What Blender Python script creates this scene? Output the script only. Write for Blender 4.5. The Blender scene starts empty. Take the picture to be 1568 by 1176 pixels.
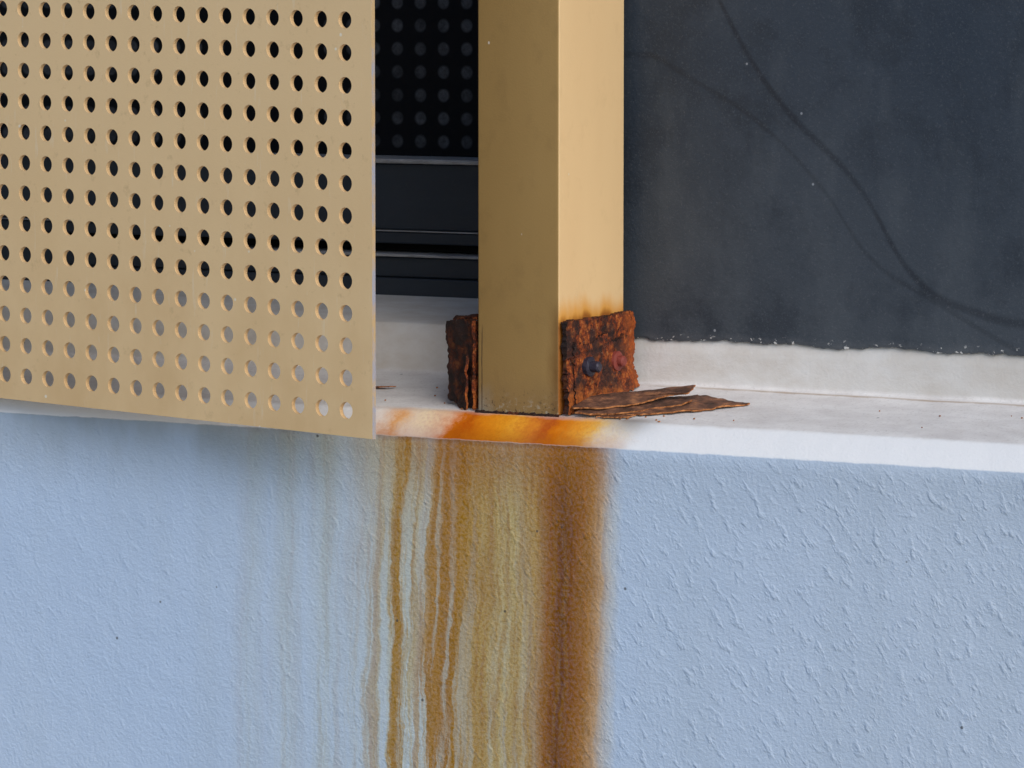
import bpy, bmesh, math, random
from mathutils import Vector, noise, Matrix
random.seed(4)
S=0.001
sc=bpy.context.scene
sc.view_settings.view_transform='Standard'
sc.view_settings.look='None'
sc.view_settings.exposure=0

# ---------------- camera ----------------
AL=math.radians(31); PH=math.radians(4.9)
fwd=Vector((-math.sin(AL)*math.cos(PH),math.cos(AL)*math.cos(PH),-math.sin(PH)))
rgt=Vector((math.cos(AL),math.sin(AL),0)); up=rgt.cross(fwd)
C=-fwd*2400
cam=bpy.data.cameras.new('camera'); co=bpy.data.objects.new('camera',cam); sc.collection.objects.link(co)
m=Matrix((( rgt.x,up.x,-fwd.x),(rgt.y,up.y,-fwd.y),(rgt.z,up.z,-fwd.z))).to_4x4()
m.translation=C*S
co.matrix_world=m
cam.lens=36*6950/1568; cam.sensor_width=36; cam.clip_start=0.05; cam.clip_end=500
sc.camera=co

# ---------------- node helper ----------------
class NT:
    def __init__(s,name):
        s.mat=bpy.data.materials.new(name); s.mat.use_nodes=True
        s.t=s.mat.node_tree; s.N=s.t.nodes; s.L=s.t.links
        s.b=s.N['Principled BSDF']
        tc=s.N.new('ShaderNodeTexCoord')
        v=s.N.new('ShaderNodeVectorMath'); v.operation='SCALE'; v.inputs['Scale'].default_value=1000
        s.L.new(tc.outputs['Object'],v.inputs[0]); s.P=v.outputs[0]
        sp=s.N.new('ShaderNodeSeparateXYZ'); s.L.new(s.P,sp.inputs[0])
        s.X,s.Y,s.Z=sp.outputs
    def put(s,sock,v):
        if isinstance(v,bpy.types.NodeSocket): s.L.new(v,sock)
        elif v is not None: sock.default_value=v
    def m(s,op,a,b=None,c=None,clamp=False):
        n=s.N.new('ShaderNodeMath'); n.operation=op; n.use_clamp=clamp
        s.put(n.inputs[0],a); s.put(n.inputs[1],b)
        if c is not None: s.put(n.inputs[2],c)
        return n.outputs[0]
    def xyz(s,x,y,z):
        n=s.N.new('ShaderNodeCombineXYZ')
        for i,v in enumerate((x,y,z)): s.put(n.inputs[i],v)
        return n.outputs[0]
    def sc(s,sx,sy,sz,off=0):
        n=s.N.new('ShaderNodeVectorMath'); n.operation='MULTIPLY_ADD'
        s.L.new(s.P,n.inputs[0]); n.inputs[1].default_value=(sx,sy,sz); n.inputs[2].default_value=(off,off*.7,off*1.3)
        return n.outputs[0]
    def noise(s,vec,scale=1,detail=3,rough=.55,dist=0):
        n=s.N.new('ShaderNodeTexNoise'); s.put(n.inputs['Vector'],vec)
        n.inputs['Scale'].default_value=scale; n.inputs['Detail'].default_value=detail
        n.inputs['Roughness'].default_value=rough; n.inputs['Distortion'].default_value=dist
        return n.outputs[0]
    def vor(s,vec,scale=1,feature='F1'):
        n=s.N.new('ShaderNodeTexVoronoi'); n.feature=feature; s.put(n.inputs['Vector'],vec)
        n.inputs['Scale'].default_value=scale
        return n.outputs['Distance']
    def rng(s,v,a,b,c=0,d=1,smooth=False):
        n=s.N.new('ShaderNodeMapRange'); n.clamp=True
        if smooth: n.interpolation_type='SMOOTHSTEP'
        s.put(n.inputs[0],v)
        for i,k in enumerate((a,b,c,d)): n.inputs[i+1].default_value=k
        return n.outputs[0]
    def ramp(s,v,stops,interp='LINEAR'):
        n=s.N.new('ShaderNodeValToRGB'); n.color_ramp.interpolation=interp
        e=n.color_ramp.elements
        while len(e)<len(stops): e.new(.5)
        for el,(p,c) in zip(e,stops):
            el.position=p
        for el,(p,c) in zip(e,stops):
            if not hasattr(c,'__len__'): c=(c,c,c)
            el.color=(*c,1)
        s.put(n.inputs[0],v); return n.outputs[0]
    def mix(s,f,a,b,mode='MIX'):
        n=s.N.new('ShaderNodeMix'); n.data_type='RGBA'; n.blend_type=mode
        s.put(n.inputs[0],f)
        for i,v in ((6,a),(7,b)):
            if not isinstance(v,bpy.types.NodeSocket):
                v=(*v,1) if len(v)==3 else v
            s.put(n.inputs[i],v)
        return n.outputs[2]
    def bump(s,h,dist=.001,strength=1,normal=None):
        n=s.N.new('ShaderNodeBump'); s.put(n.inputs['Height'],h)
        n.inputs['Distance'].default_value=dist; n.inputs['Strength'].default_value=strength
        if normal is not None: s.L.new(normal,n.inputs['Normal'])
        return n.outputs[0]
    def out(s,col,rough=.6,nrm=None,spec=.5,metal=0):
        s.put(s.b.inputs['Base Color'],col if isinstance(col,bpy.types.NodeSocket) else (*col,1))
        s.put(s.b.inputs['Roughness'],rough)
        s.b.inputs['Specular IOR Level'].default_value=spec
        s.b.inputs['Metallic'].default_value=metal
        if nrm is not None: s.L.new(nrm,s.b.inputs['Normal'])
        return s.mat

def xr(stops,a,b):
    return [((x-a)/(b-a),c) for x,c in stops]

# ---------------- materials ----------------
def mat_parapet():
    t=NT('painted_render_with_rust_stain')
    big=t.noise(t.sc(.006,.006,.006),1,2)
    wall=t.mix(big,(.50,.63,.82),(.60,.71,.86))  # blue skylight tint put into the colour of the white wall face
    wall=t.mix(t.rng(t.X,20,240,0,.65),wall,(.58,.66,.76))
    vs=t.noise(t.sc(.05,.02,.004),1,3)
    wall=t.mix(t.rng(vs,.45,.7,0,.18),wall,(.47,.55,.62))
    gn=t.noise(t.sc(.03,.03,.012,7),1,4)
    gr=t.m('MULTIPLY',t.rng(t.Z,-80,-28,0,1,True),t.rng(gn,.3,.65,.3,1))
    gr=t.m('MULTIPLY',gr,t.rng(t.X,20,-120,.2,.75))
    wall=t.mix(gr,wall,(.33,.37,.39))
    strip=t.mix(gn,(.93,.93,.93),(.86,.87,.88))  # same white paint as the wall face, its brighter light put into the colour
    dn=t.noise(t.sc(.035,.06,.06,11),1,5,.65)
    ledge=t.mix(t.rng(dn,.35,.65),(.86,.84,.82),(.72,.69,.67))
    fine=t.noise(t.sc(.6,.4,.6,5),1,4,.7)
    ledge=t.mix(t.rng(fine,.54,.72,0,.45),ledge,(.44,.40,.37))
    tide=t.m('ABSOLUTE',t.m('SUBTRACT',t.m('ADD',t.Y,t.m('MULTIPLY',dn,4)),t.m('ADD',76,t.m('MULTIPLY',t.X,-.01))))
    tm=t.m('MULTIPLY',t.rng(tide,2.6,.3,0,.8,True),t.rng(t.m('ADD',t.X,t.m('MULTIPLY',dn,60)),60,110))
    tm=t.m('MULTIPLY',tm,t.rng(dn,.3,.6,.4,1))
    rise=t.rng(t.m('ADD',t.Z,t.m('MULTIPLY',dn,2)),-2.6,-.8)
    rc=t.mix(t.rng(dn,.35,.7),(.76,.75,.73),(.64,.60,.55))
    rc=t.mix(t.rng(t.X,90,250,0,.5),rc,(.52,.48,.43))
    ledge=t.mix(rise,ledge,rc)
    ledge=t.mix(tm,ledge,(.42,.30,.20))
    en0=t.m('SUBTRACT',t.noise(t.sc(.10,.10,.10,1),1,4,.6),.5)
    en=t.m('MULTIPLY',en0,1.4)
    ze=t.m('ADD',t.Z,en)
    f1=t.rng(ze,-29.5,-28.9)
    f2=t.rng(t.m('ADD',t.Y,t.m('MULTIPLY',en0,4)),-4.2,-1.2)
    base=t.mix(f1,wall,strip); base=t.mix(f2,base,ledge)
    # ---- rust on wall face ----
    stip=t.noise(t.sc(.55,.55,.55,2),1,3,.65)
    dx=t.m('MULTIPLY',t.m('SUBTRACT',t.noise(t.sc(.016,.016,.014,4),1,3,.55),.5),15)
    dx2=t.m('MULTIPLY',t.m('SUBTRACT',t.noise(t.sc(.30,.30,.16,4),1,3,.7),.5),4.5)
    xd=t.m('ADD',t.m('ADD',t.X,dx),dx2)
    xd=t.m('ADD',xd,t.m('MULTIPLY',t.m('ADD',t.Z,30),-.03))
    T=t.rng(xd,-200,90)
    A=t.ramp(T,xr([(-200,0),(-165,.05),(-152,.32),(-141,.08),(-128,.42),(-116,.15),(-104,.52),(-93,.25),(-80,.55),(-68,.82),(-59,1),(-50,.90),(-44,.75),(-37,.97),(-20,1),(-8,.96),(8,.93),(26,.96),(36,1),(52,1),(60,.97),(66,.80),(71,.42),(80,0)],-200,90))
    K=t.ramp(T,xr([(-200,(.43,.46,.36)),(-100,(.47,.46,.27)),(-66,(.52,.36,.09)),(-57,(.46,.25,.025)),(-47,(.56,.42,.12)),(-36,(.47,.23,.015)),(-26,(.42,.19,.010)),(-14,(.50,.28,.03)),(-4,(.54,.35,.07)),(12,(.60,.44,.13)),(26,(.52,.30,.05)),(34,(.34,.115,.006)),(43,(.17,.046,.002)),(49,(.27,.083,.004)),(57,(.40,.145,.006)),(66,(.64,.30,.015)),(76,(.86,.64,.20))],-200,90))
    st=t.noise(t.xyz(t.m('MULTIPLY',xd,.13),0,t.m('MULTIPLY',t.Z,.0045)),1,5,.65)
    st2=t.noise(t.xyz(t.m('MULTIPLY',xd,.32),3,t.m('MULTIPLY',t.Z,.016)),1,4,.65)
    depth=t.rng(t.Z,-30,-190,0,1)
    sm=t.rng(st,.40,.56,0,1,True)
    sw=t.ramp(T,xr([(-200,.55),(-70,.85),(-45,1),(-30,.55),(-12,.25),(25,.2),(34,0),(90,0)],-200,90))
    low=t.m('SUBTRACT',1,t.m('MULTIPLY',t.m('SUBTRACT',1,sm),t.m('MULTIPLY',sw,t.m('ADD',.15,t.m('MULTIPLY',depth,.7)))))
    K=t.mix(t.m('MULTIPLY',t.rng(st2,.42,.62,0,.5,True),t.rng(xd,-110,-60)),K,(.33,.145,.008))
    K=t.mix(t.m('MULTIPLY',t.rng(st,.5,.66,0,.5),t.rng(xd,34,20)),K,(.40,.18,.010))
    K=t.mix(t.m('MULTIPLY',t.rng(low,.95,.45,0,.9),t.rng(xd,34,20)),K,(.58,.56,.27))
    K=t.mix(t.rng(stip,.50,.66,0,.42),K,(.24,.11,.010))
    K=t.mix(t.m('MULTIPLY',t.rng(t.Z,-70,-30,0,.65,True),t.rng(t.X,-75,-30)),K,(.38,.14,.006))
    K=t.mix(t.rng(t.Z,-33,-29.5,0,.5,True),K,(.14,.04,.003))
    alpha=t.m('MULTIPLY',A,low)
    alpha=t.m('MULTIPLY',alpha,t.rng(stip,.3,.6,.86,1))
    alpha=t.m('MULTIPLY',alpha,t.rng(t.X,88,72))
    wm=t.m('MULTIPLY',alpha,t.m('SUBTRACT',1,f1))
    base=t.mix(wm,base,K)
    # ---- rust on the splayed edge ----
    xs=t.m('ADD',t.X,t.m('MULTIPLY',t.m('SUBTRACT',t.noise(t.sc(.07,.07,.07,8),1,5,.65),.5),26))
    xs=t.m('ADD',xs,t.m('MULTIPLY',t.m('SUBTRACT',stip,.5),6))
    T2=t.rng(xs,-100,96)
    A2=t.ramp(T2,xr([(-100,0),(-78,.35),(-66,.85),(-56,.5),(-38,.7),(-28,1),(0,1),(20,.98),(33,1),(52,.97),(64,.6),(84,0)],-100,96))
    K2=t.ramp(T2,xr([(-100,(.9,.74,.45)),(-66,(.84,.34,.02)),(-50,(.94,.60,.16)),(-32,(.74,.20,.007)),(-24,(.52,.10,.004)),(-12,(.78,.25,.010)),(8,(.88,.38,.025)),(19,(.72,.20,.006)),(26,(.50,.085,.003)),(34,(.74,.20,.007)),(46,(.90,.36,.02)),(58,(.94,.56,.09)),(84,(.9,.8,.6))],-100,96))
    K2=t.mix(t.rng(stip,.45,.68,0,.4),K2,(.58,.16,.008))
    K2=t.mix(t.rng(ze,-22,-29.5,0,.75),K2,(.42,.11,.005))
    yf=t.rng(t.m('ADD',t.Y,t.m('MULTIPLY',dn,8)),8,0,.0,1)
    sp=t.m('MULTIPLY',t.m('MULTIPLY',A2,f1),yf)
    base=t.mix(sp,base,K2)
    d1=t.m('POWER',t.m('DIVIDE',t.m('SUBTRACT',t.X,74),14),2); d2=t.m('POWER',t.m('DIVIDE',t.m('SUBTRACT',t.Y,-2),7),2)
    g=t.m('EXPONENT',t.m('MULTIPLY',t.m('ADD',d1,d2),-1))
    base=t.mix(t.m('MULTIPLY',g,.6),base,(.08,.08,.09))  # soot smudge with the flake's cast shadow painted in
    d1=t.m('POWER',t.m('DIVIDE',t.m('SUBTRACT',t.X,10),50),2); d2=t.m('POWER',t.m('DIVIDE',t.m('SUBTRACT',t.Y,30),38),2)
    g=t.m('EXPONENT',t.m('MULTIPLY',t.m('ADD',d1,d2),-1))
    g=t.m('MULTIPLY',g,t.rng(fine,.4,.6,.3,1))
    base=t.mix(t.m('MULTIPLY',t.m('MULTIPLY',g,.45),f2),base,(.33,.24,.17))
    v=t.vor(t.sc(.035,.035,.035,2),1)
    base=t.mix(t.rng(v,.035,.02,0,.8),base,(.06,.06,.06))
    v=t.vor(t.sc(.09,.05,.09,22),1)
    base=t.mix(t.m('MULTIPLY',t.rng(v,.04,.02,0,.6),f2),base,(.14,.10,.08))
    # relief: fine stipple with sparse soft slanted roller marks
    ux=t.m('ADD',t.m('MULTIPLY',t.X,.8),t.m('MULTIPLY',t.Z,.6)); uz=t.m('SUBTRACT',t.m('MULTIPLY',t.Z,.8),t.m('MULTIPLY',t.X,.6))
    r1=t.noise(t.xyz(t.m('MULTIPLY',ux,.20),2,t.m('MULTIPLY',uz,.11)),1,3,.55)
    marks=t.m('MULTIPLY',t.rng(r1,.50,.78,0,1,True),t.rng(t.X,-150,180,.35,1))
    marks=t.m('MULTIPLY',marks,t.rng(t.Z,-29,-33))
    r0=t.noise(t.sc(.05,.05,.05),1,2)
    h=t.m('ADD',t.m('MULTIPLY',marks,.75),t.m('ADD',t.m('MULTIPLY',stip,.75),t.m('MULTIPLY',r0,1.0)))
    h=t.m('MULTIPLY',h,t.m('SUBTRACT',1,t.m('MULTIPLY',f1,.5)))
    n=t.bump(h,.0009,.8)
    t.out(base,.6,n,.3)
    t.put(t.b.inputs['Specular IOR Level'],t.rng(t.m('MAXIMUM',wm,sp),0,1,.3,.05))
    return t.mat

def mat_panel():
    t=NT('tan_powder_coat')
    c=t.mix(t.noise(t.sc(.012,.012,.012),1,3),(.83,.56,.28),(.89,.62,.33))
    g=t.m('MULTIPLY',t.rng(t.Z,150,-30,0,.6),t.rng(t.noise(t.sc(.03,.03,.02,3),1,4),.35,.65))
    c=t.mix(g,c,(.70,.44,.20))
    v=t.vor(t.sc(.045,.045,.045,5),1)
    c=t.mix(t.rng(v,.05,.03),c,(.9,.78,.6))
    s=t.noise(t.sc(.25,.25,.03,9),1,4,.7)
    c=t.mix(t.rng(s,.62,.74,0,.4),c,(.88,.74,.54))
    s=t.noise(t.sc(.12,.12,.12,19),1,5,.7)
    c=t.mix(t.rng(s,.60,.72,0,.35),c,(.52,.33,.15))
    n=t.bump(t.m('ADD',t.noise(t.sc(1.2,1.2,1.2),1,2),t.m('MULTIPLY',t.noise(t.sc(.01,.01,.008),1,1),8)),.0002,.4)
    return t.out(c,.6,n,.25)
def mat_panel_edge():
    t=NT('chipped_panel_edge')
    c=t.mix(t.rng(t.noise(t.sc(.05,.05,.03,3),1,5,.7),.45,.6),(.60,.42,.22),(.40,.40,.46))
    return t.out(c,.5,None,.4)

def mat_post(name,c0,c1,front):
    t=NT(name)
    c=t.mix(t.rng(t.noise(t.sc(.02,.02,.006),1,3),.3,.7),c0,c1)
    en=t.m('MULTIPLY',t.m('SUBTRACT',t.noise(t.sc(.09,.09,.05,3),1,5,.6),.5),16)
    zz=t.m('ADD',t.Z,en)
    sm=t.noise(t.sc(.07,.07,.05,33),1,5,.7)
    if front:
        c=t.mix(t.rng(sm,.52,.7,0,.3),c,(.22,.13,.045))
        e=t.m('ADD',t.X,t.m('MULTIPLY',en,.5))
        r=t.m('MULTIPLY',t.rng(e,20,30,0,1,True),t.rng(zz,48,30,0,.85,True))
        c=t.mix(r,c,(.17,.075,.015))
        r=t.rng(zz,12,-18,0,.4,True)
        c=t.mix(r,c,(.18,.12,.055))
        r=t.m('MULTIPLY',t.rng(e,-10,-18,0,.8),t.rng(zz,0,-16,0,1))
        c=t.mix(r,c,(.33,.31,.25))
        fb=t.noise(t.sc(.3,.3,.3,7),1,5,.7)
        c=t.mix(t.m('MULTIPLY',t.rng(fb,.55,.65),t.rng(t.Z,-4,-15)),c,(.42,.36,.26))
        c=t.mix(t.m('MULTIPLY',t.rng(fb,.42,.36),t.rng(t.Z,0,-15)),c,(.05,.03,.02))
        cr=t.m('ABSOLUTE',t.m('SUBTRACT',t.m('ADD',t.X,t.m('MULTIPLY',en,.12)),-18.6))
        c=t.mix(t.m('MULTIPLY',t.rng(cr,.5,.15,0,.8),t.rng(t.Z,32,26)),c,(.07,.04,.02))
    else:
        c=t.mix(t.rng(sm,.55,.72,0,.2),c,(.64,.42,.20))
        fl=t.m('MULTIPLY',t.noise(t.sc(.1,.09,.03,3),1,3,.5),16)
        h=t.rng(t.m('SUBTRACT',t.Z,fl),40,27,0,.9,True)
        c=t.mix(h,c,(.78,.34,.04))
        h=t.rng(t.m('SUBTRACT',t.Z,fl),30,25,0,.85,True)
        c=t.mix(h,c,(.30,.09,.015))
    v=t.vor(t.sc(.05,.05,.035,7),1)
    c=t.mix(t.rng(v,.035,.02,0,.6),c,(.85,.8,.7))
    v=t.vor(t.sc(.05,.05,.03,17),1)
    c=t.mix(t.rng(v,.045,.02,0,.7),c,(.10,.07,.04))
    n=t.bump(t.m('ADD',t.noise(t.sc(.9,.9,.9),1,3),t.m('MULTIPLY',t.noise(t.sc(.02,.02,.01),1,2),3)),.0003,.3)
    return t.out(c,.58,n,.28)

def mat_rust(name,dark=0.0):
    t=NT(name)
    a=t.noise(t.sc(.21,.21,.21,3+dark*9),1,7,.74,.2)
    c=t.ramp(a,[(.28,(.014,.010,.009)),(.40,(.05,.018,.011)),(.47,(.17,.034,.012)),(.54,(.36,.075,.015)),(.61,(.58,.18,.035)),(.70,(.42,.28,.21))])
    b=t.noise(t.sc(.085,.085,.065,12),1,4)
    c=t.mix(t.rng(b,.46,.56,0,.85),c,(.028,.016,.015))
    g=t.noise(t.sc(.5,.5,.5,1),1,4,.7)
    c=t.mix(t.rng(g,.6,.72,0,.5),c,(.42,.24,.15))
    if not dark:
        k=t.m('MULTIPLY',t.rng(t.m('ADD',t.Y,t.m('MULTIPLY',b,30)),68,86),t.rng(g,.35,.6,.3,.9))
        c=t.mix(k,c,(.55,.12,.018))
        k=t.m('MULTIPLY',t.rng(t.m('SUBTRACT',t.Z,t.m('MULTIPLY',b,24)),-14,-20),t.rng(g,.35,.6,.3,.9))
        c=t.mix(k,c,(.60,.16,.025))
    if dark: c=t.mix(dark,c,(.014,.010,.009))
    h=t.m('ADD',t.m('MULTIPLY',a,1.7),t.m('ADD',t.m('MULTIPLY',g,.8),t.m('MULTIPLY',t.rng(b,.44,.5),.8)))
    n=t.bump(h,.0013,1)
    return t.out(c,t.rng(a,.3,.7,.6,.9),n,.3)
def mat_flake():
    t=NT('flaked_rust')
    a=t.noise(t.sc(.10,.10,.10,3),1,7,.7)
    c=t.ramp(a,[(.3,(.035,.022,.016)),(.46,(.11,.052,.033)),(.56,(.21,.095,.055)),(.68,(.44,.19,.08))])
    n=t.bump(t.m('ADD',t.m('MULTIPLY',a,1.0),t.noise(t.sc(.6,.6,.6),1,3)),.0006,.8)
    return t.out(c,.6,n,.4)
def mat_flake_edge():
    t=NT('fresh_rust_edge')
    a=t.noise(t.sc(.3,.3,.3,3),1,4,.65)
    c=t.mix(t.rng(a,.35,.65),(.14,.04,.01),(.65,.27,.10))
    return t.out(c,.8,None,.2)

def curveband(t,pts,x0,x1,z0,z1,w):
    n=t.N.new('ShaderNodeFloatCurve'); cu=n.mapping.curves[0]
    P=[((x-x0)/(x1-x0),(z-z0)/(z1-z0)) for x,z in pts]
    cu.points[0].location=P[0]; cu.points[1].location=P[-1]
    for p in P[1:-1]: cu.points.new(*p)
    n.mapping.update()
    t.put(n.inputs['Value'],t.rng(t.X,x0,x1)); n.inputs['Factor'].default_value=1
    zz=t.m('ADD',t.m('MULTIPLY',n.outputs[0],z1-z0),z0)
    d=t.m('ABSOLUTE',t.m('SUBTRACT',t.Z,zz))
    return t.rng(d,w,w*.15,0,1,True)
def mat_darkwall():
    t=NT('charcoal_wall_paint')
    a=t.noise(t.sc(.008,.008,.008,3),1,4,.6)
    c=t.mix(t.rng(a,.35,.65),(.025,.036,.053),(.040,.052,.070))
    c=t.mix(t.rng(t.Z,170,10,0,.75),c,(.058,.068,.080))
    b=t.noise(t.sc(.022,.022,.022,8),1,6,.7)
    c=t.mix(t.rng(b,.48,.62,0,.6),c,(.020,.027,.038))
    vs=t.noise(t.sc(.035,.035,.014,18),1,4,.6)
    c=t.mix(t.rng(vs,.52,.7,0,.35),c,(.085,.098,.112))
    k=curveband(t,[(70,225),(84,196),(115,151),(162,107),(203,53),(233,41),(262,36)],40,280,0,240,4.0)
    c=t.mix(t.m('MULTIPLY',k,t.rng(b,.3,.6,.35,.7)),c,(.012,.015,.022))
    k=curveband(t,[(84,150),(104,138),(142,104),(173,66),(207,47),(240,30)],40,280,0,240,2.6)
    c=t.mix(t.m('MULTIPLY',k,t.rng(b,.3,.6,.2,.45)),c,(.013,.016,.022))
    g=t.noise(t.sc(.9,.9,.9,8),1,3,.7)
    c=t.mix(t.rng(g,.56,.72,0,.4),c,(.12,.13,.145))
    v=t.vor(t.sc(.04,.04,.04,5),1)
    c=t.mix(t.rng(v,.035,.02,0,.7),c,(.35,.37,.40))
    e=t.rng(t.m('ADD',t.Z,t.m('MULTIPLY',t.noise(t.sc(.06,.06,.06,2),1,5,.7),12)),31,25,0,1)
    c=t.mix(t.m('MULTIPLY',e,.2),c,(.2,.2,.2))
    v=t.noise(t.sc(.22,.22,.3,5),1,4,.65)
    c=t.mix(t.m('MULTIPLY',t.rng(v,.62,.64),t.rng(t.Z,24.5,22)),c,(.60,.59,.57))
    h=t.m('ADD',t.noise(t.sc(.5,.5,.5),1,4,.7),t.m('MULTIPLY',t.noise(t.sc(.06,.06,.06),1,3),1.2))
    return t.out(c,.6,t.bump(h,.0005,.6),.35)
def mat_frame():
    t=NT('dark_window_frame')
    a=t.noise(t.sc(.01,.05,.05,3),1,5,.7)
    c=t.mix(a,(.016,.025,.038),(.034,.045,.064))
    v=t.vor(t.sc(.05,.05,.05,1),1)
    c=t.mix(t.rng(v,.05,.03,0,.6),c,(.25,.27,.3))
    g=t.noise(t.sc(.7,.7,.7,8),1,3,.7)
    c=t.mix(t.rng(g,.6,.8,0,.4),c,(.07,.075,.085))
    return t.out(c,.45,t.bump(g,.0002,.3),.4)
def mat_lip():
    t=NT('frame_lip_highlight')  # edge highlight put into a lighter lip colour
    a=t.noise(t.sc(.05,.3,.3,3),1,5,.7)
    return t.out(t.mix(t.rng(a,.35,.65),(.20,.21,.23),(.46,.47,.49)),.4,None,.5)
def mat_pane_dots():
    t=NT('pane_reflected_dots')  # dots are a painted reflection of the perforated panel in the glass
    p=13.6
    fx=t.m('SUBTRACT',t.m('FRACT',t.m('DIVIDE',t.m('ADD',t.X,1000),16.0)),.5)
    fz=t.m('SUBTRACT',t.m('FRACT',t.m('DIVIDE',t.m('ADD',t.Z,1003),p)),.5)
    d=t.m('SQRT',t.m('ADD',t.m('POWER',t.m('MULTIPLY',fx,16.0),2),t.m('POWER',t.m('MULTIPLY',fz,p),2)))
    n=t.noise(t.sc(.3,.3,.3,3),1,4,.7)
    k=t.rng(t.m('ADD',d,t.m('MULTIPLY',n,1.5)),5.2,3.8)
    big=t.noise(t.sc(.02,.02,.02,1),1,2)
    c=t.mix(t.m('MULTIPLY',t.m('MULTIPLY',k,t.rng(n,.3,.7,.35,1)),t.rng(big,.35,.6,.4,1)),(.006,.007,.010),(.10,.11,.13))
    return t.out(c,.6,None,.1)
def mat_plain(name,c,r=.6,bumpy=0,metal=0):
    t=NT(name)
    a=t.noise(t.sc(.4,.4,.4),1,4)
    col=t.mix(a,tuple(x*.8 for x in c),tuple(min(1,x*1.2) for x in c))
    n=t.bump(t.noise(t.sc(.8,.8,.8),1,3),.0006,bumpy) if bumpy else None
    return t.out(col,r,n,.4,metal)

M_par=mat_parapet(); M_pan=mat_panel(); M_pe=mat_panel_edge()
M_front=mat_post('tan_post_paint_shaded',(.325,.195,.062),(.365,.225,.076),True)  # shade on the front face is put into this darker base colour
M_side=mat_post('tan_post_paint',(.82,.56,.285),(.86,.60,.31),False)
M_rust=mat_rust('rusted_steel'); M_rustd=mat_rust('blackened_rust',.72)
M_fl=mat_flake(); M_fe=mat_flake_edge()
M_dw=mat_darkwall(); M_fr=mat_frame(); M_lip=mat_lip(); M_refl=mat_pane_dots()
M_bolt=mat_plain('bolt_steel',(.045,.04,.06),.4,.5,.3)
M_boltr=mat_plain('bolt_rusty',(.26,.05,.035),.55,.9)
M_black=mat_plain('dark_interior',(.006,.007,.009),.9)
M_gnd=mat_plain('paving',(.25,.26,.27),.9)

# ---------------- mesh helpers ----------------
def obj(name,verts,faces,mats,parent=None,mi=None,smooth=False):
    me=bpy.data.meshes.new(name); me.from_pydata([tuple(c*S for c in v) for v in verts],[],faces)
    for mm in (mats if isinstance(mats,list) else [mats]): me.materials.append(mm)
    if mi: 
        for p,i in zip(me.polygons,mi): p.material_index=i
    bm=bmesh.new(); bm.from_mesh(me); bmesh.ops.recalc_face_normals(bm,faces=bm.faces); bm.to_mesh(me); bm.free()
    if smooth:
        for p in me.polygons: p.use_smooth=True
    o=bpy.data.objects.new(name,me); sc.collection.objects.link(o)
    if parent: o.parent=parent
    return o
def empty(name):
    o=bpy.data.objects.new(name,None); sc.collection.objects.link(o); return o
def box(name,x0,x1,y0,y1,z0,z1,mat,parent=None,bev=0):
    v=[(x,y,z) for x in(x0,x1) for y in(y0,y1) for z in(z0,z1)]
    f=[(0,1,3,2),(4,6,7,5),(0,4,5,1),(2,3,7,6),(0,2,6,4),(1,5,7,3)]
    o=obj(name,v,f,mat,parent)
    if bev:
        b=o.modifiers.new('b','BEVEL'); b.width=bev*S; b.segments=2
    return o
def N(x,y,z): return noise.noise(Vector((x,y,z)))

# ---------------- parapet wall (profile extruded in X) ----------------
xs=[-3000,-1500,-700]+[ -520+2.5*i for i in range(0,377)]+[600,1500,3000]
prof=[(-17,-3000),(-17,-900),(-17,-320),(-17,-120),(-17,-60),(-17,-36),(-17,-29.4),(-16.5,-28.5),(-15.6,-27.6),(-9.5,-22.0),(-4.5,-17.6),(-3.2,-16.7),(-2,-16.25),(12,-14),(30,-11.2),(50,-8.1),(72,-4.7),(77.5,-3.7),(78.4,-2.9),(78.9,-1),(80.2,12),(81.6,22.2),(84.5,23.2)]
back=[(164,32.5),(260,34),(260,-3000)]
verts=[];faces=[]
P=prof+back; n=len(P)
for x in xs:
    for j,(y,z) in enumerate(P):
        dy=dz=0
        if 5<j<len(prof) and abs(x)<550:
            dz=N(x*.02,j*.1,1)*.35+N(x*.11,j*.3,5)*.10
            dy=N(x*.03,j*.1,9)*.30+N(x*.15,j*.3,3)*.08
        if 2<=j<=5 and abs(x)<550: dy=N(x*.012,z*.012,2)*.4
        verts.append((x,y+dy,z+dz))
for i in range(len(xs)-1):
    for j in range(n-1):
        a=i*n+j; faces.append((a,a+n,a+n+1,a+1))
par=obj('parapet_wall',verts,faces,M_par,smooth=True)

# ---------------- dark wall at right with ragged painted edge ----------------
wx=[-23+1.2*i for i in range(0,360)]+[700,1500,3000]
verts=[];faces=[]
for i,x in enumerate(wx):
    zb=20.0+N(x*.03,3,1)*2.6+N(x*.16,7,1)*.9+max(0,N(x*.45,1,4))*1.2
    if x>420: zb=20.0
    verts+= [(x,84,zb),(x,80.0+N(x*.1,1,1)*.2,zb+.2),(x,79.7,zb+1.5),(x,79.7,60),(x,79.7,2600)]
for i in range(len(wx)-1):
    for j in range(4):
        a=i*5+j; faces.append((a,a+5,a+6,a+1))
k=len(verts)
verts+=[(-23,79.7,24),(-23,79.7,2600),(-23,300,2600),(-23,300,24),(3000,300,24),(3000,300,2600)]
faces+=[(k,k+1,k+2,k+3),(k+3,k+2,k+5,k+4)]
obj('charcoal_wall',verts,faces,M_dw)

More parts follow.
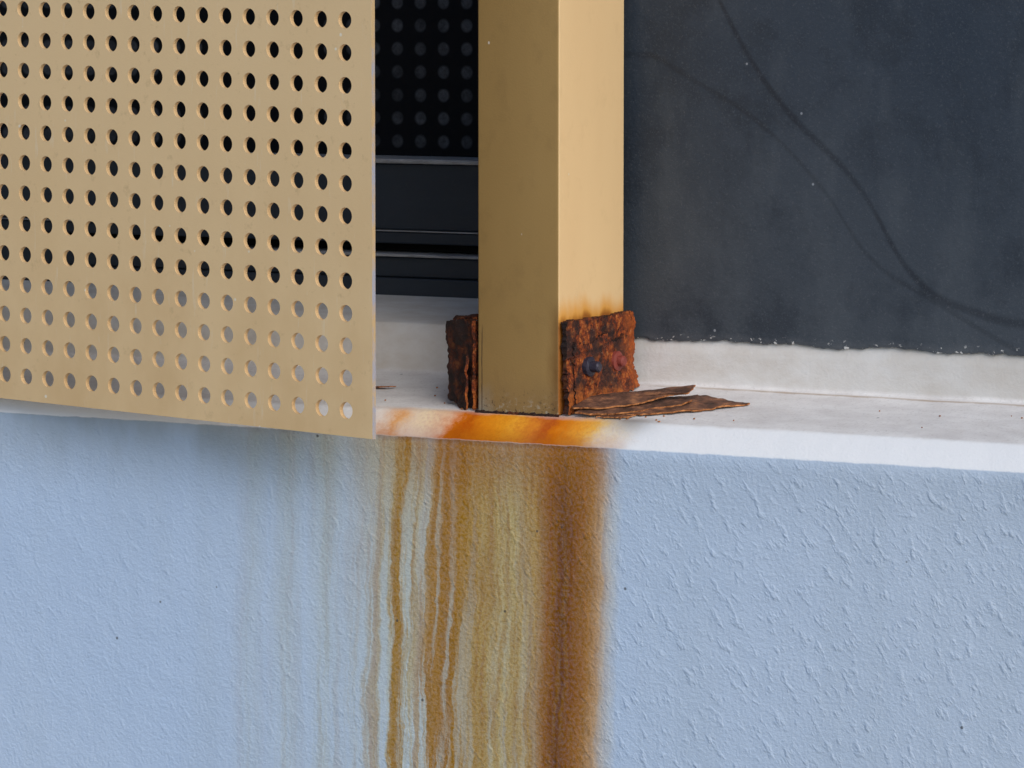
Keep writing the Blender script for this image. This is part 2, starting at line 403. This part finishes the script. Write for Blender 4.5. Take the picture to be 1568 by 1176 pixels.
# ---------------- window (frame, pane with painted reflection) ----------------
win=empty('window')
L,R=-3000,-23.5
box('sill_track',L,R,160,230,30,42,M_fr,win,.8)
box('lower_rail',L,R,164,230,42.3,54,M_fr,win,.8)
box('lower_rail_lip',L,R,161.5,230,54.2,55.8,M_lip,win,.4)
box('gap_shadow',L,R,190,230,56.2,61,M_black,win)
box('sash_step',L,R,172,230,61.2,68,M_fr,win,.8)
box('sash_step_lip',L,R,171,230,68.2,68.9,M_lip,win,.2)
box('sash_rail',L,R,173,230,69.2,107.5,M_fr,win,.8)
box('sash_rail_lip',L,R,170,230,107.7,110.4,M_lip,win,.8)
obj('reflecting_pane',[(L,215,100),(R,215,100),(R,215,2600),(L,215,2600)],[(0,1,2,3)],M_refl,win)  # window pane carrying the painted panel reflection

# ---------------- perforated panel ----------------
def panel():
    rot=math.radians(8.5); e=Vector((-math.cos(rot),math.sin(rot),.0215)); nrm=Vector((-math.sin(rot),-math.cos(rot),0))
    th=2.6
    B=Vector((-44.6,-67,-26.0))
    px=17.0;pz=17.0; r=4.5
    NC,NR=34,34; m0=18.4; mb=13.6
    verts=[];faces=[];mi=[]; idx={}
    def V(s,z,back):
        key=(round(s,3),round(z,3),back)
        if key not in idx:
            p=B+e*s+Vector((0,0,z))-nrm*(th if back else 0)
            idx[key]=len(verts); verts.append(tuple(p))
        return idx[key]
    SEG=24
    for back in(0,1):
        zt=mb-pz/2
        for i in range(NC+1):
            if i==0: s0,s1=0,m0-px/2
            else: s0,s1=m0-px/2+px*(i-1),m0+px/2+px*(i-1)
            faces.append((V(s0,0,back),V(s1,0,back),V(s1,zt,back),V(s0,zt,back))); mi.append(0)
        for j in range(NR):
            z0=zt+pz*j
            faces.append((V(0,z0,back),V(m0-px/2,z0,back),V(m0-px/2,z0+pz,back),V(0,z0+pz,back))); mi.append(0)
    for i in range(NC):
        for j in range(NR):
            cs=m0+px*i; cz=mb+pz*j
            ring=[[],[]]
            for k in range(SEG):
                a=2*math.pi*k/SEG; ca,sa=math.cos(a),math.sin(a)
                for b in(0,1): ring[b].append(V(cs+r*ca,cz+r*sa,b))
            for b in(0,1):
                c4=[V(cs+px/2,cz+pz/2,b),V(cs-px/2,cz+pz/2,b),V(cs-px/2,cz-pz/2,b),V(cs+px/2,cz-pz/2,b)]
                q8=SEG//8
                for c in range(4):
                    st=q8+c*SEG//4
                    ks=[(st-q8+d)%SEG for d in range(2*q8+1)]
                    for d in range(2*q8):
                        faces.append((c4[c],ring[b][ks[d]],ring[b][ks[d+1]])); mi.append(0)
                    faces.append((c4[c],ring[b][ks[-1]],c4[(c+1)%4])); mi.append(0)
            for k in range(SEG):
                k2=(k+1)%SEG
                faces.append((ring[0][k],ring[1][k],ring[1][k2],ring[0][k2])); mi.append(0)
    top=mb-pz/2+pz*NR; lef=m0-px/2+px*NC
    for s0,z0,s1,z1,mm in((0,0,0,top,1),(0,0,lef,0,1),(lef,0,lef,top,0),(0,top,lef,top,0)):
        a0=[V(s0,z0,0),V(s1,z1,0),V(s1,z1,1),V(s0,z0,1)]
        k=len(verts)
        for q in a0: verts.append(verts[q])
        faces.append((k,k+1,k+2,k+3)); mi.append(mm)
    return obj('perforated_metal_panel',verts,faces,[M_pan,M_pe],mi=mi)
panel()

# ---------------- post ----------------
post=empty('steel_post')
def tube():
    x0,x1,y0,y1,r=-21.4,28.6,0,69.5,1.3
    ring=[]
    for cx,cy,a0 in((x1-r,y0+r,-90),(x1-r,y1-r,0),(x0+r,y1-r,90),(x0+r,y0+r,180)):
        for k in range(5):
            a=math.radians(a0+22.5*k); ring.append((cx+r*math.cos(a),cy+r*math.sin(a),math.degrees(a)))
    zs=[None,-8,0,10,20,35,60,150,300,700,1500]
    verts=[];faces=[];mi=[]
    n=len(ring)
    for z in zs:
        for i,(x,y,a) in enumerate(ring):
            zz=z if z is not None else -15.8+.15*y+N(x*.3,y*.3,2)*.9
            verts.append((x,y,zz))
    for j in range(len(zs)-1):
        for i in range(n):
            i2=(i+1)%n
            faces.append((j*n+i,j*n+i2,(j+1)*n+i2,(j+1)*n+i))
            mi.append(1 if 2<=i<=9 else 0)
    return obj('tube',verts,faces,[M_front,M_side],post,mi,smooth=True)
tube()
verts=[];faces=[]
nn=60
for i in range(nn+1):
    x=-22.4+52.0*i/nn
    zb=-16.9; zt=-14.9+N(x*.35,4,2)*1.0+max(0,N(x*.9,1,2))*1.2
    verts+=[(x,-.2,zt),(x,-.9-abs(N(x*.4,3,3))*1.0,zt-.6),(x,-1.5-abs(N(x*.3,2,3))*1.2,zb)]
for i in range(nn):
    for j in(0,1):
        a=i*3+j; faces.append((a,a+3,a+4,a+1))
obj('corroded_foot',verts,faces,M_rustd,post)

def sheet(name,fn,nu,nv,th,mats,parent,seed=0,edge=1.0,thn=.5,rough=.35):
    verts=[];faces=[];mi=[]
    W=nu+1
    grid=[[fn(i/nu,j/nv) for i in range(nu+1)] for j in range(nv+1)]
    def g(i,j): return grid[max(0,min(nv,j))][max(0,min(nu,i))]
    for side in(0,1):
        for j in range(nv+1):
            for i in range(nu+1):
                p=g(i,j)
                du=g(i+1,j)-g(i-1,j); dv=g(i,j+1)-g(i,j-1); nn=du.cross(dv).normalized()
                q=p.copy()
                if i in(0,nu): q+=du.normalized()*edge*(N(j*.35,seed,2)+.7*N(j*1.1,seed,5))
                if j in(0,nv): q+=dv.normalized()*edge*(N(i*.35,seed,8)+.7*N(i*1.1,seed,9))
                t=th*(.5+thn*N(p.x*.12+seed,p.y*.12,p.z*.12))
                q+=nn*(t if side==0 else -t)
                q+=nn*(N(p.x*.35,p.y*.35+seed,p.z*.35+side*9)*rough+N(p.x*.9,p.y*.9+seed,p.z*.9+side*9)*rough*.6)
                verts.append(q)
    o=W*(nv+1)
    for j in range(nv):
        for i in range(nu):
            a=j*W+i; faces.append((a,a+1,a+W+1,a+W)); mi.append(0)
            b=a+o; faces.append((b,b+W,b+W+1,b+1)); mi.append(0)
    for i in range(nu):
        faces.append((i,i+o,i+o+1,i+1)); mi.append(1)
        a=nv*W+i; faces.append((a,a+1,a+o+1,a+o)); mi.append(1)
    for j in range(nv):
        a=j*W; faces.append((a,a+W,a+W+o,a+o)); mi.append(1)
        a=j*W+nu; faces.append((a,a+o,a+W+o,a+W)); mi.append(1)
    return obj(name,verts,faces,mats,parent,mi)

def zl(y): return -15.84+.154*y
def f1(a,b):
    y=.5+a*72; z0=zl(y)+1.0; z1=35.5+1.2*N(a*4,1,1)-(1-a)*1.5
    z=z0+(z1-z0)*b
    x=31.6+2.0*math.sin(math.pi*a)*(1-b*.6)+1.2*(1-b)**2+1.5*N(a*3,b*3,3)
    return Vector((x,y,z))
sheet('bracket_plate_right',f1,80,56,3.2,[M_rust,M_rustd],post,1,1.3,.5,.35)
def f1b(a,b):
    y=5+a*58; z0=zl(y)+1.5; z=z0+(22+8*N(a*3,2,7)-z0)*b
    x=34.4+1.6*math.sin(math.pi*a)+1.8*(1-b)**2+1.4*N(a*4,b*4,8)
    return Vector((x,y,z))
sheet('bracket_scale_right',f1b,60,44,1.4,[M_rust,M_rustd],post,4,2.4,.5,.35)
def f1c(a,b):
    y=24+a*44; z0=zl(y)+.8; z=z0+(4+7*N(a*4,6,7)-z0)*b
    x=36.4+2.2*(1-b)+1.0*N(a*4,b*4,18)
    return Vector((x,y,z))
sheet('bracket_scale_right_b',f1c,50,20,1.0,[M_rust,M_rustd],post,24,2.0,.5,.35)
def f2(a,b):
    x=-25-21*a+1.5*N(a*3,b*3,1); y=5+7*a+1.2*N(b*4,a*2,2)-2*(b)**2
    z0=zl(y)+1+5*max(0,a-.6); z=z0+(33.5-2.5*a-z0)*b
    return Vector((x,y,z))
sheet('bracket_plate_left',f2,26,44,2.4,[M_rustd,M_rustd],post,7,1.4)
def f3(a,b):
    x=-24.5-2.0*a-2.5*(1-b)*a+.8*N(b*5,a,3); y=1.5+20*a
    z=zl(y)+.8+(31.5-zl(y)+N(a*4,2,2)*2)*b
    return Vector((x,y,z))
sheet('bracket_scale_left',f3,12,44,1.6,[M_rust,M_rust],post,9,.8)
def f4(a,b):
    x=-29-9*a; y=1.5+7*a+1.5*N(b*5,a,6)
    z=zl(y)+.8+(14+15*(1-a)+3*N(a*3,3,1))*b
    return Vector((x,y,z))
sheet('bracket_scale_left_b',f4,12,36,1.2,[M_rustd,M_rust],post,12,1.2)
def f5(a,b):
    return Vector((-24-20*a, 3+9*a+7*b, 33.6-1.8*a+1.2*math.sin(b*3)))
sheet('bracket_lip_left',f5,20,8,1.6,[M_rustd,M_rust],post,14,1.0)

def bolt(name,y,z,x,r,h,mat):
    verts=[];faces=[]
    n=18
    rings=[(x-4,r*1.8),(x-.2,r*1.75),(x+.5,r*1.25),(x+.6,r),(x+h-.8,r*.97),(x+h,r*.7)]
    for xx,rr in rings:
        for k in range(n):
            a=2*math.pi*k/n; q=rr*(1+.08*N(math.cos(a)*2,math.sin(a)*2,xx))
            verts.append((xx,y+q*math.cos(a),z+q*math.sin(a)))
    for j in range(len(rings)-1):
        for k in range(n):
            k2=(k+1)%n; faces.append((j*n+k,j*n+k2,(j+1)*n+k2,(j+1)*n+k))
    faces.append(tuple((len(rings)-1)*n+k for k in range(n)))
    return obj(name,verts,faces,mat,post,smooth=False)
bolt('bolt_1',18,9.5,38.2,3.0,5.2,M_bolt)
bolt('bolt_2',47,10.5,38.2,3.0,3.8,M_boltr)

# ---------------- rust flakes on the ledge ----------------
fl=empty('rust_flakes')
def poly_flake(name,pts,th,seed,wob=1.0):
    out=[]
    for i in range(len(pts)):
        a=Vector(pts[i]);b=Vector(pts[(i+1)%len(pts)])
        L_=(b-a).length; k=max(1,int(L_/1.2))
        for j in range(k):
            p=a.lerp(b,j/k)
            if j>0:
                d=(b-a).normalized(); nrm=Vector((d.y,-d.x,0))
                p+=nrm*(N(p.x*.2,p.y*.2,seed)*1.8+N(p.x*.7,p.y*.7,seed)*.7)
            out.append(p)
    c=sum(out,Vector())/len(out); R_=12
    verts=[];faces=[];mi=[];n=len(out)
    for side in(0,1):
        for rr in range(R_+1):
            f=rr/R_
            for p in out:
                q=c.lerp(p,f); 
                h=q.z+(N(q.x*.06,q.y*.06,seed)*1.2+N(q.x*.3,q.y*.3,seed+3)*.3)*wob
                verts.append((q.x,q.y,zl(q.y)+h+(th if side==0 else 0)))
    o=n*(R_+1)
    for rr in range(R_):
        for i in range(n):
            i2=(i+1)%n
            faces.append((rr*n+i,(rr+1)*n+i,(rr+1)*n+i2,rr*n+i2)); mi.append(0)
            faces.append((o+rr*n+i,o+rr*n+i2,o+(rr+1)*n+i2,o+(rr+1)*n+i)); mi.append(0)
    for i in range(n):
        i2=(i+1)%n; a=R_*n
        faces.append((a+i,a+o+i,a+o+i2,a+i2)); mi.append(1)
    return obj(name,verts,faces,[M_fl,M_fe],fl,mi)
poly_flake('flake_base',[(47,1,1),(74,7,1),(98,20,1.2),(120,42,.8),(98,46,1.5),(84,48,2.0),(58,38,1.6),(38,22,1.6)],.8,3)
poly_flake('flake_top',[(36,1,4.2),(52,5,3.6),(66,16,4.2),(80,33,5.6),(87,35,6.5),(86,45,8),(82,46,7.5),(60,36,6.5),(38,18,6)],.8,8,.6)
poly_flake('flake_mid',[(39,-1,2.0),(58,1,1.6),(70,9,2.0),(76,16,2.2),(88,26,2.6),(90,34,3.0),(70,32,2.8),(44,16,3)],.8,13,.6)
poly_flake('flake_chip',[(52,-1,1.0),(66,0,.8),(72,6,1.0),(60,8,1.2)],.6,31,.5)
poly_flake('flake_small',[(-112,34,1.0),(-100,36,1.5),(-98,40,1),(-110,39,.7)],.5,5,.5)
for i in range(34):
    x=random.uniform(-120,280); y=random.uniform(2,70)
    if i<18: x=random.gauss(62,22); y=random.uniform(-2,12)
    if -24<x<40 and y>-1: continue
    s=random.uniform(.2,.55)
    poly=[(x+s*math.cos(a)*random.uniform(.6,1.6),y+s*math.sin(a),.4) for a in(0,1.3,2.5,3.8,5)]
    poly_flake('crumb_%02d'%i,poly,.5,i,.3)

# ---------------- ground ----------------
obj('ground',[(-200000,-200000,-3000),(200000,-200000,-3000),(200000,200000,-3000),(-200000,200000,-3000)],[(0,1,2,3)],M_gnd)

# ---------------- light ----------------
sun_dir=Vector((.70,-.42,.58)).normalized()
sl=bpy.data.lights.new('sun','SUN'); sl.energy=1.5; sl.angle=math.radians(45); sl.color=(1,.95,.88)
so=bpy.data.objects.new('sun',sl); sc.collection.objects.link(so)
so.rotation_euler=(-sun_dir).to_track_quat('-Z','Y').to_euler()
w=bpy.data.worlds.new('World'); sc.world=w; w.use_nodes=True
nt=w.node_tree; sk=nt.nodes.new('ShaderNodeTexSky'); sk.sky_type='NISHITA'; sk.sun_disc=False
sk.sun_elevation=math.asin(sun_dir.z); sk.sun_rotation=math.atan2(sun_dir.x,sun_dir.y)
bg=nt.nodes['Background']; bg.inputs['Strength'].default_value=.15
nt.links.new(sk.outputs[0],bg.inputs[0])
